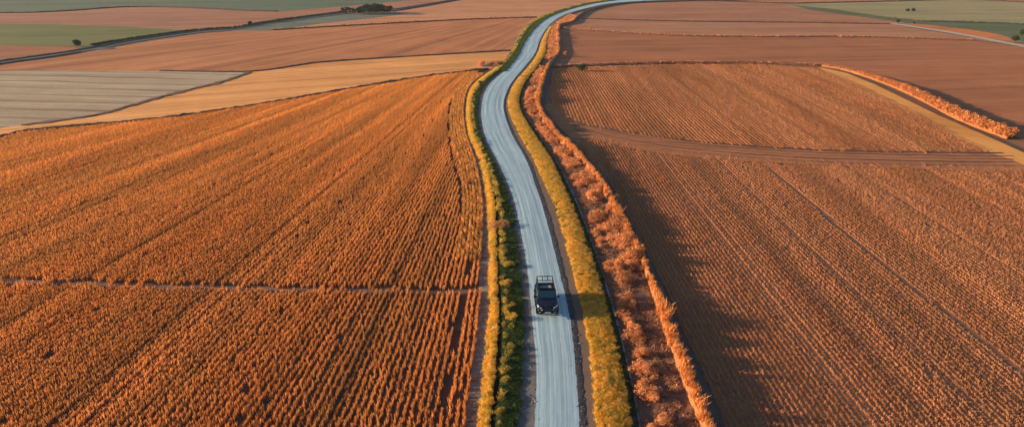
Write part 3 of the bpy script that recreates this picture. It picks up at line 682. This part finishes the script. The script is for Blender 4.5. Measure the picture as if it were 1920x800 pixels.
def stone(sz):
    V = r.normal(0, 1, (10, 3)); V /= np.linalg.norm(V, axis=1)[:, None]; V *= sz * r.uniform(.7, 1.2, (10, 1)) * [1, 1, .6]
    bm = bmesh.new(); [bm.verts.new(p) for p in V]; bmesh.ops.convex_hull(bm, input=bm.verts); bm.verts.index_update()
    bmesh.ops.triangulate(bm, faces=bm.faces); bm.verts.index_update()
    o = np.array([v.co[:] for v in bm.verts]), np.array([[v.index for v in f.verts] for f in bm.faces]); bm.free(); return o
PC_stone = proto_collection('stones', [stone(.05) for _ in range(8)], soil('stone_grey', (.30, .30, .30), (.16, .15, .15), 3., 9.))
Q = np.concatenate([between('G', 'H', -.1, 1., 16, 250, 930), between('E', 'F', .3, 1.02, 7, 250, 930), between('A', 'B', .1, 1., 7, 300, 930), between('F', 'G', 0., 1., 1.6, 300, 930), between('L', 'M', .0, .3, 4, 400, 930)])
scatter('loose_stones', Q, rs(len(Q), 0, 6.28), rs(len(Q), .4, 1.5) ** 1.5, PC_stone, 'loose grey stones along the broken edges of the gravel road', 'stones')
# scatter along ribbons
def along(key, wd, dens, z):
    P = RB[key]; out = []; d = np.linalg.norm(np.diff(P[:, :2], axis=0), axis=1)
    n = RNG.poisson(dens * d.sum()); s = RNG.uniform(0, d.sum(), n); D = np.r_[0, np.cumsum(d)]
    Q = np.stack([np.interp(s, D, P[:, k]) for k in range(3)], -1); Q[:, :2] += RNG.uniform(-wd / 2, wd / 2, (n, 2)); Q[:, 2] = z
    u, v = project(Q); return Q[(u > -100) & (u < 2050)]
Q = along('bank2', .6, 13, .25); u, v = project(Q)
scatter('orange_hedge', Q, rs(len(Q), 0, 6.28), rs(len(Q), .85, 1.1) * np.interp(u, [1530, 1600, 1700, 1800, 1890], [.35, .65, 1.3, 1.55, 1.6]), PC_hedge, 'orange hedge on the long bank along the right curved field', 'hedge')
Q = along('m1', 1., 1.2, .25)
scatter('margin_weeds', Q, rs(len(Q), 0, 6.28), rs(len(Q), .4, .9), PC_scrub, 'reddish weeds along the far left field margin', 'weeds')
Q = np.concatenate([along('m6', 1.2, 1.2, .25), along('m7', 1.2, 1.5, .2)])
scatter('margin_weeds', Q, rs(len(Q), 0, 6.28), rs(len(Q), .3, .8), PC_scrub, 'reddish weeds along the margins of the right wide field', 'weeds')
Q = np.concatenate([along('m3', .6, 2.5, .3)])
scatter('margin_grass', Q, rs(len(Q), 0, 6.28), rs(len(Q), .4, .9), PC_dry, 'dry grass on the dark margin above the left crop', 'grass')
RB['gh'] = ground(*catmull([(172, 86), (260, 72), (370, 57.5), (440, 52.5), (520, 39.5), (640, 24)], 8).T)
Q = along('gh', .8, 8, .05)
PC_gh = proto_collection('dark_hedge_clumps', [join([leaves(r, [(0, 0, .5), (.4, .1, .4)], [(.6, .5, .5)] * 2, 120, .14)]) for _ in range(4)], M['tree'])
scatter('dark_hedge', Q, rs(len(Q), 0, 6.28), rs(len(Q), .35, .75), PC_gh, 'thin dark green hedge line along the far left road', 'hedge')

# ------------------------------------------------------------------ single bushes and trees
def bush_mesh(rng, wd, h, n, leaf, blobs=9, squash=.8):
    cs, rs_ = [], []
    for i in range(blobs):
        a = rng.uniform(0, 6.28); q = rng.uniform(0, .62) * wd / 2; z = h * rng.uniform(.3, .72) * (1 - .35 * q / (wd / 2))
        cs.append((q * math.cos(a), q * math.sin(a), z)); s = wd * rng.uniform(.17, .28); rs_.append((s, s, s * squash))
    V, F = leaves(rng, cs, rs_, n, leaf)
    T = join([tube((0, 0, 0), (c_[0] * .9, c_[1] * .9, c_[2]), .03, .01, 5) for c_ in cs])
    return (V, F), T
rb_ = np.random.default_rng(21)
def protos(name, mat, k, wd, h, n, leaf, **kw):
    out = []
    for i in range(k):
        cr, tr_ = bush_mesh(rb_, wd, h, n, leaf, **kw)
        a = mesh_obj('foliage', *cr, mat, do_link=False).data; b = mesh_obj('stem', *tr_, M['bark'], do_link=False).data
        out.append((a, b))
    return out
B_rus = protos('russet', M['russet'], 6, 2.0, 1.25, 2600, .055)
B_org = protos('orange', leafmat('tawny_twigs', (.66, .32, .13), (.58, .25, .09), (.70, .36, .16), .3, .2, .8), 2, 2.0, 1.3, 2600, .055)
B_grn = protos('green', leafmat('dark_bush_leaves', (.025, .05, .015), (.04, .065, .015), (.06, .08, .02), .15, .15, .8), 3, 2.0, 1.7, 2600, .07)
B_yel = protos('yellow', M['goldgreen'], 4, 2.0, 1.3, 2200, .06)
NP = [0]
def place_bush(protos_, u, v, px, z, label, cat='bush', name='bush', group=None, zs=1.):
    d, e = protos_[NP[0] % len(protos_)]; NP[0] += 1
    s = px / pxm(v) / 2.0
    o = bpy.data.objects.new(name, None); o.empty_display_size = .3; link(o); p = ground(u, v, z); o.location = p
    o.rotation_euler = (0, 0, random.uniform(0, 6.28)); o.scale = (s, s, s * zs)
    for n_, me in (('foliage', d), ('stem', e)):
        c_ = bpy.data.objects.new(n_, me); link(c_, o)
    return tag(o, label, cat, group)
g1 = 'russet bushes in the strip right of the road'
rus = [(1112, 372, 42, 'russet bush beside the channel where the bank strip narrows behind the car'),
 (1118, 408, 46, 'broad russet bush beside the pale channel line well behind the car'),
 (1150, 420, 50, 'full russet bush under the bank, next in line before the largest one'),
 (1171, 452, 50, 'russet bush leaning against the bank just behind the largest russet bush'),
 (1186, 484, 54, 'largest russet bush, bulging over the bank toward the right field'),
 (1160, 503, 40, 'russet bush between the channel and the largest russet bush'),
 (1168, 526, 46, 'russet bush at the front end of the dense clump beside the car'),
 (1140, 500, 30, 'small russet bush at the channel edge, in the front of the dense clump'),
 (1186, 572, 26, 'single small russet bush standing apart level with the car bonnet'),
 (1180, 604, 26, 'small russet bush just ahead of the car, first of the long front chain'),
 (1196, 632, 34, 'russet bush in the front chain, second one ahead of the car'),
 (1206, 664, 36, 'russet bush in the middle of the front chain beside the brown mud'),
 (1212, 697, 38, 'wide russet bush in the front chain where the strip broadens'),
 (1207, 722, 30, 'russet bush close to the channel in the nearest part of the strip'),
 (1228, 745, 40, 'large russet bush in the nearest part of the front chain'),
 (1240, 790, 42, 'russet bush nearest the camera at the lower edge of the picture'),
 (1222, 806, 34, 'russet bush cut by the lower edge of the picture beside the channel'),
 (1100, 345, 30, 'russet bush in the middle of the scrub strip beside the upper curve'),
 (1128, 352, 30, 'orange lit russet bush on the bank beside the upper curve'),
 (1082, 305, 24, 'russet bush on the bank just past the field turning strip'),
 (1062, 275, 20, 'russet bush on the bank opposite the start of the turning strip'),
 (1060, 104, 11, 'lone tall russet bush standing in the field shade beyond the farm crossing')]
for u_, v_, px_, lab in rus: place_bush(B_rus, u_, v_ + px_ * .12, px_, .14, lab, group=g1, zs=.95 if v_ > 110 else 1.6)
place_bush(B_org, 935, 428, 40, .3, 'fluffy tawny bush overhanging the left ditch behind the car', zs=.6)
place_bush(B_org, 1156, 378, 26, .1, 'tawny bush on the right field edge beyond the bank')
g2 = 'yellow green bushes along the left ditch'
for u_, v_, px_, lab in [(955, 500, 26, 'yellow green bush right of the left ditch behind the car'), (950, 535, 26, 'yellow green bush right of the left ditch level with the car roof rack'),
 (962, 600, 30, 'rounded yellow green bush right of the ditch just ahead of the car'), (958, 655, 26, 'yellow green bush in the middle of the near ditch grass slope'),
 (948, 715, 26, 'yellow green bush near the front of the left grass slope'), (940, 775, 28, 'yellow green bush nearest the camera beside the left ditch'),
 (942, 470, 24, 'yellow green bush next to the tawny bush at the left ditch')]:
    place_bush(B_yel, u_, v_, px_, .4, lab, group=g2, zs=.8)
place_bush(B_grn, 1092, 134, 20, .1, 'small dark green round bush alone on the red margin right of the road')
place_bush(B_grn, 899, 159, 10, .05, 'tiny dark green bush alone at the crop edge left of the road')
place_bush(B_rus, 839, 203, 15, .0, 'low dry bush alone in the crop left of the road bend', zs=.6)
place_bush(B_rus, 877, 347, 24, .0, 'dry russet bush standing in the crop beside the soil path', zs=.9)
place_bush(B_rus, 897, 341 + 75, 8, .0, 'tiny dry bush at the crop edge near the tawny bush')
for u_, v_, px_, lab in [(903, 124, 22, 'leftmost of the reddish bushes on the golden stubble edge'), (921, 123, 20, 'middle one of the reddish bushes on the golden stubble edge'), (938, 121, 18, 'rightmost of the reddish bushes, next to the road verge')]:
    place_bush(B_rus, u_, v_, px_, .1, lab, group='reddish bushes beside the left farm crossing', zs=.8)
place_bush(B_rus, 1107, 56, 8, .3, 'small reddish bush on the field margin right of the far bend')
place_bush(B_rus, 1078, 128, 8, .1, 'small reddish bush left of the dark green bush on the margin', zs=.8)
place_bush(B_rus, 1577, 70, 9, .3, 'small reddish bush on the far margin of the right wide field')
for u_, v_, px_, lab in [(1701, 22, 9, 'left one of two dark bushes in the pale green field'), (1712, 22, 9, 'right one of two dark bushes in the pale green field'),
  (1683, 43, 9, 'dark bush at the head of the pale farm track'), (1714, 45, 6, 'tiny dark bush between the green strip and vivid orange field'),
  (1903, 78, 16, 'dark green bush beside the pale track at the right'), (1917, 67, 15, 'dark green bush at the right picture edge above the track'),
  (147, 87, 20, 'dark green bush where the far left road meets the green field'), (522, 41.5, 9, 'small dark bush in the hedge line along the far left road'), (470, 49, 12, 'low green bush at the end of the blue grey field')]:
    place_bush(B_grn, u_, v_, px_, .1, lab)

# grove
def tree_mesh(rng, h, wd):
    cs, rd = [], []
    for i in range(14):
        z = h * rng.uniform(.28, .9); q = rng.uniform(0, 1) * wd / 2 * (1.05 - abs(z / h - .5)) ; a = rng.uniform(0, 6.28)
        cs.append((q * math.cos(a), q * math.sin(a), z)); s = wd * rng.uniform(.16, .26); rd.append((s, s, s * .85))
    V, F = leaves(rng, cs, rd, 2400, .13)
    T = [tube((0, 0, 0), (0, 0, h * .45), .13, .08, 7), tube((0, 0, h * .45), (.1, 0, h * .8), .08, .02, 6)]
    for c_ in cs[:6]: T.append(tube((0, 0, h * rng.uniform(.25, .5)), c_, .05, .015, 5))
    return (V, F), join(T)
TP = []
for i in range(5):
    cr, tr_ = tree_mesh(rb_, 4.0, 3.0)
    TP.append((mesh_obj('crown', *cr, M['tree'], do_link=False).data, mesh_obj('trunk', *tr_, M['bark'], do_link=False).data))
gl = {0: 'low dark tree in the short left arm of the far grove', 1: 'tall dark green tree in the body of the far grove', 2: 'small dark tree at the right tip of the far grove'}
for i, (u_, v_, hpx, kd) in enumerate([(643, 26, 10, 0), (650, 26, 11, 0), (657, 26.5, 10, 0), (663, 27, 11, 0), (672, 26.5, 10, 1), (678, 26, 12, 1), (684, 26.5, 13, 1), (690, 25, 14, 1), (694, 27, 14, 1), (699, 25.5, 15, 1),
     (703, 27, 15, 1), (708, 25.5, 15.5, 1), (712, 26.8, 15, 1), (716, 25, 15.5, 1), (720, 26, 13, 1), (675, 24, 10, 1), (688, 23.5, 13, 1), (706, 23.5, 14, 1), (726, 25.5, 9, 1), (731, 25, 12, 2)]):
    o = bpy.data.objects.new('grove_tree', None); link(o); o.location = ground(u_, v_, .1); s = hpx / pxm(v_) / .93 / 4.0
    o.scale = (s * 1.3, s * 1.3, s * 1.08); o.rotation_euler = (0, 0, random.uniform(0, 6.28)); a, b = TP[i % 5]
    link(bpy.data.objects.new('crown', a), o); link(bpy.data.objects.new('trunk', b), o)
    tag(o, gl[kd], 'tree', 'trees of the far grove')

# ------------------------------------------------------------------ the car
def paint(name, c_, rough=.22, coat=.6):
    N = NT(name); N.b.inputs['Coat Weight'].default_value = .15; N.b.inputs['Coat Roughness'].default_value = .08
    d = N.ramp(N.noise(N.pos(), 5., 4), .45, .75, 0., .18)
    return N.fin(N.mix(d, c_, (.06, .05, .05)), rough, .35)
MP = paint('navy_black_paint', (.002, .004, .016)); MK = plain('black_plastic', (.007, .007, .009), .6, .15); MT = plain('tyre_rubber', (.02, .019, .018), .85, .2)
MG = NT('tinted_glass'); MG = MG.fin((.010, .045, .07), .06, .7)
MC = plain('headlamp_glass', (.75, .77, .74), .12, .8); MR = plain('wheel_metal', (.30, .31, .33), .35, .6, .8); MPL = plain('number_plate_white', (.6, .6, .58), .5, .4); MTAN = plain('tan_tarp', (.35, .25, .17), .8, .2)
car = bpy.data.objects.new('parked_car', None); car.name = 'car'; link(car)
tag(car, 'black off-road pickup with roof rack and lit headlamps driving down the pale gravel road', 'car')
def loft(name, rings, mat, parent, cap=True, smooth=True, bevel=0., split=None):
    n = len(rings[0]); V = np.concatenate([np.array(x, float) for x in rings]); F = []
    for j in range(len(rings) - 1):
        for i in range(n):
            F.append((j * n + i, j * n + (i + 1) % n, (j + 1) * n + (i + 1) % n, (j + 1) * n + i))
    if cap: F.append(tuple(range(n))[::-1]); F.append(tuple((len(rings) - 1) * n + i for i in range(n)))
    o = mesh_obj(name, V, F, mat, parent)
    bm = bmesh.new(); bm.from_mesh(o.data); bmesh.ops.recalc_face_normals(bm, faces=bm.faces); bm.to_mesh(o.data); bm.free()
    if bevel:
        m = o.modifiers.new('bevel', 'BEVEL'); m.width = bevel; m.segments = 3; m.limit_method = 'ANGLE'; m.angle_limit = R(28)
    if smooth:
        o.data.polygons.foreach_set('use_smooth', np.ones(len(o.data.polygons), bool))
        m = o.modifiers.new('wn', 'WEIGHTED_NORMAL')
    return o
def ring(y, w_, z0, z1, sh=.12, tumble=.0):
    """body cross-section at y: half width w_, sill z0, top z1, shoulder sh"""
    return [(-w_ + .05, y, z0), (-w_, y, z0 + .12), (-w_ , y, z1 - sh - .05), (-w_ + .06 + tumble, y, z1 - .03), (-w_ + .22 + tumble, y, z1),
            (0, y, z1 + .03), (w_ - .22 - tumble, y, z1), (w_ - .06 - tumble, y, z1 - .03), (w_, y, z1 - sh - .05), (w_, y, z0 + .12), (w_ - .05, y, z0)]
# front is -Y
loft('body', [ring(-2.12, .78, .56, .84), ring(-2.02, .87, .52, .97), ring(-1.7, .91, .46, 1.03), ring(-1.0, .92, .40, 1.09), ring(-.6, .92, .40, 1.12), ring(.6, .92, .40, 1.12), ring(2.0, .92, .42, 1.10), ring(2.12, .88, .48, 1.06)], MP, car, bevel=.03)
def box(name, x0, x1, y0, y1, z0, z1, mat, parent, bevel=.015, top=None):
    t = top or (0, 0, 0, 0)     # inset of the top face: x0,x1,y0,y1
    return loft(name, [[(x0, y0, z0), (x1, y0, z0), (x1, y1, z0), (x0, y1, z0)], [(x0 + t[0], y0 + t[2], z1), (x1 - t[1], y0 + t[2], z1), (x1 - t[1], y1 - t[3], z1), (x0 + t[0], y1 - t[3], z1)]], mat, parent, bevel=bevel)
# bonnet bulge
loft('bonnet', [[(x, y, z) for x, z in ((-w2, z0), (-w2 * .72, z0 + .055), (0, z0 + .075), (w2 * .72, z0 + .055), (w2, z0), (w2, z0 - .05), (-w2, z0 - .05))] for y, w2, z0 in ((-2.0, .50, .96), (-1.6, .60, 1.035), (-.72, .68, 1.115))], MP, car, bevel=.01)
# cabin: glasshouse as a tapered block in painted metal, panes set proud
cab = box('cabin', -.84, .84, -.78, 1.15, 1.08, 1.72, MP, car, .04, (.09, .09, .52, .12))
def pane(name, q, parent, mat=MG, t=.012):
    q = [Vector(p) for p in q]; n_ = (q[1] - q[0]).cross(q[3] - q[0]).normalized()
    V = [tuple(p) for p in q] + [tuple(p + n_ * t) for p in q]
    return loft(name, [V[:4], V[4:]], mat, parent, bevel=.004)
pane('windscreen', [(-.74, -.735, 1.165), (.74, -.735, 1.165), (.69, -.335, 1.66), (-.69, -.335, 1.66)], car)
for sx in (-1, 1):
    q = [(sx * .835, -.52, 1.16), (sx * .835, .10, 1.16), (sx * .778, .10, 1.62), (sx * .778, -.20, 1.62)]
    pane('side_window', q if sx > 0 else q[::-1], car)
    q = [(sx * .835, .18, 1.16), (sx * .835, .98, 1.16), (sx * .778, .92, 1.62), (sx * .778, .18, 1.62)]
    pane('side_window', q if sx > 0 else q[::-1], car)
pane('rear_window', [(.70, 1.142, 1.18), (-.70, 1.142, 1.18), (-.62, 1.05, 1.62), (.62, 1.05, 1.62)], car)
rf = box('roof', -.765, .765, -.24, 1.05, 1.70, 1.755, MP, car, .03, (.05, .05, .06, .05))
box('roof_window', -.48, .14, -.02, .42, 1.752, 1.768, MG, rf, .006)
box('roof_hatch', .20, .46, -.02, .42, 1.752, 1.770, MTAN, rf, .006)
wip = loft('wiper', [tube((-.55, -.752, 1.18), (-.05, -.70, 1.24), .012, .01, 5)[0][:5], tube((-.55, -.752, 1.18), (-.05, -.70, 1.24), .012, .01, 5)[0][5:]], MK, car, smooth=False)
# headlamps swept back
for sx in (-1, 1):
    q = [(sx * .40, -2.10, .74), (sx * .78, -2.06, .78), (sx * .86, -1.78, 1.0), (sx * .54, -2.04, .965)]
    h_ = pane('headlight', q if sx > 0 else q[::-1], car, MC, .05)
    for dx, rr0 in ((.56, .07), (.70, .055)):
        V, F = tube((sx * dx, -2.10, .885), (sx * dx, -2.04, .885), rr0, rr0 * .8, 12); mesh_obj('bulb_reflector', V, F, MR, h_)
    q = [(sx * .70, -2.0, 1.0), (sx * .86, -1.78, 1.0), (sx * .885, -1.55, 1.012), (sx * .80, -1.7, 1.045)]
    pane('indicator', q if sx > 0 else q[::-1], car, plain('clear_indicator_glass', (.5, .52, .6), .15, .7), .02)
gr = box('grille', -.42, .42, -2.155, -2.08, .66, .90, MK, car, .015)
for k in range(5): box('grille_bar', -.40, .40, -2.168, -2.150, .69 + k * .045, .705 + k * .045, plain('dark_chrome', (.10, .10, .11), .3, .6, .7), gr, .003)
bp = box('front_bumper', -.86, .86, -2.24, -1.98, .50, .68, MK, car, .05, (.03, .03, .04, 0))
box('skid_plate', -.45, .45, -2.25, -2.15, .42, .52, MR, bp, .01)
for sx in (-1, 1):
    V, F = tube((sx * .66, -2.255, .60), (sx * .66, -2.20, .60), .055, .055, 12); mesh_obj('fog_lamp', V, F, MC, bp)
box('number_plate', -.26, .26, -2.262, -2.244, .54, .64, MPL, car, .004)
box('rear_bumper', -.86, .86, 2.06, 2.24, .42, .62, MK, car, .04)
for sx in (-1, 1):
    mr = box('wing_mirror', min(sx * .93, sx * 1.12), max(sx * .93, sx * 1.12), -.66, -.52, 1.12, 1.32, MK, car, .04)
    for sy in (-1.32, 1.32):
        # arch flare
        rings = []
        for a in np.linspace(R(8), R(172), 10):
            ca, sa = math.cos(a), math.sin(a)
            rings.append([(sx * .90, sy + ca * .43, .40 + sa * .43), (sx * .90, sy + ca * .52, .40 + sa * .50), (sx * .985, sy + ca * .50, .40 + sa * .48), (sx * .985, sy + ca * .43, .40 + sa * .43)])
        loft('wheel_arch', rings, MK, car, bevel=.008)
        wh = bpy.data.objects.new('wheel', None); link(wh, car); wh.location = (sx * .84, sy, .385)
        prof = [(-.12, .25), (-.125, .34), (-.10, .378), (.10, .378), (.125, .34), (.12, .25)]; V = []
        for j in range(28):
            t = j / 28 * 2 * math.pi
            V += [(x * sx, rr0 * math.cos(t), rr0 * math.sin(t)) for x, rr0 in prof]
        F = [(j * 6 + i, j * 6 + (i + 1) % 6, ((j + 1) % 28) * 6 + (i + 1) % 6, ((j + 1) % 28) * 6 + i) for j in range(28) for i in range(6)]
        mesh_obj('tyre', V, F, MT, wh)
        parts = [tube((sx * .02, 0, 0), (sx * .10, 0, 0), .07, .06, 12)]
        for j in range(6):
            t = j / 6 * 2 * math.pi; parts.append(tube((sx * .08, 0, 0), (sx * .07, .25 * math.cos(t), .25 * math.sin(t)), .035, .03, 5))
        V, F = join(parts); mesh_obj('rim', V, F, MR, wh)
    # door seams and handles
    for y0 in (.12, .95): box('door_handle', min(sx * .915, sx * .945), max(sx * .915, sx * .945), y0 - .18, y0 - .04, .96, .99, MK, car, .008)
    box('side_step', min(sx * .82, sx * 1.0), max(sx * .82, sx * 1.0), -.75, .80, .36, .41, MK, car, .015)
# load bed: dark floor, and a tall tube rack that stands over it up to above the roof
box('load_cover', -.74, .74, 1.22, 2.02, 1.10, 1.15, MK, car, .01)
def tubes(name, segs, rad, mat, parent):
    V, F = join([tube(a, b, rad, rad, 8) for a, b in segs]); return mesh_obj(name, V, F, mat, parent)
rk = tubes('cargo_rack', [((sx * .76, y_, 1.10), (sx * .70, y_, 1.82)) for sx in (-1, 1) for y_ in (1.25, 2.0)] +
   [((sx * .70, -.15, 1.80), (sx * .70, 2.05, 1.82)) for sx in (-1, 1)] + [((-.70, y_, 1.82), (.70, y_, 1.82)) for y_ in (.62, 1.25, 2.05)] +
   [((-.22, 1.25, 1.82), (-.22, 2.05, 1.82)), ((.24, 1.25, 1.82), (.24, 2.05, 1.82))] + [((sx * .70, -.15, 1.80), (sx * .68, -.15, 1.73)) for sx in (-1, 1)] + [((-.70, -.15, 1.80), (.70, -.15, 1.80))], .036, MK, car)
box('light_bar', -.62, .62, -.26, -.18, 1.78, 1.84, MK, rk, .01)
# stand the car on the road, along its heading
pc = ground(1023.5, 572, .53)
j = int(np.argmin(((CL - pc) ** 2).sum(1))); hd = CL[j + 3] - CL[j - 3]; yaw = math.atan2(hd[1], hd[0]) - math.pi / 2
car.location = (pc[0], pc[1], .525); car.rotation_euler = (0, 0, yaw); car.scale = (.98, 1, .98)
print('car', pc, math.degrees(yaw))

# ------------------------------------------------------------------ haze
HAZE = 0.0001
if HAZE:
    bm = bmesh.new(); bmesh.ops.create_cube(bm, size=1)
    for v_ in bm.verts: v_.co = Vector((v_.co.x * 9000, v_.co.y * 8400 + 3200, (v_.co.z + .5) * 36 - 1.2))
    me = bpy.data.meshes.new('haze'); bm.to_mesh(me); bm.free()
    hz = link(bpy.data.objects.new('haze', me)); tag(hz, 'thin pale air haze over the far fields', 'haze', kind='stuff')
    m = bpy.data.materials.new('haze_air'); m.use_nodes = True; t = m.node_tree; t.nodes.remove(t.nodes['Principled BSDF'])
    pv = t.nodes.new('ShaderNodeVolumePrincipled'); pv.inputs['Density'].default_value = HAZE; pv.inputs['Color'].default_value = (.86, .90, 1., 1); pv.inputs['Anisotropy'].default_value = .2
    t.links.new(pv.outputs[0], t.nodes['Material Output'].inputs['Volume']); me.materials.append(m)
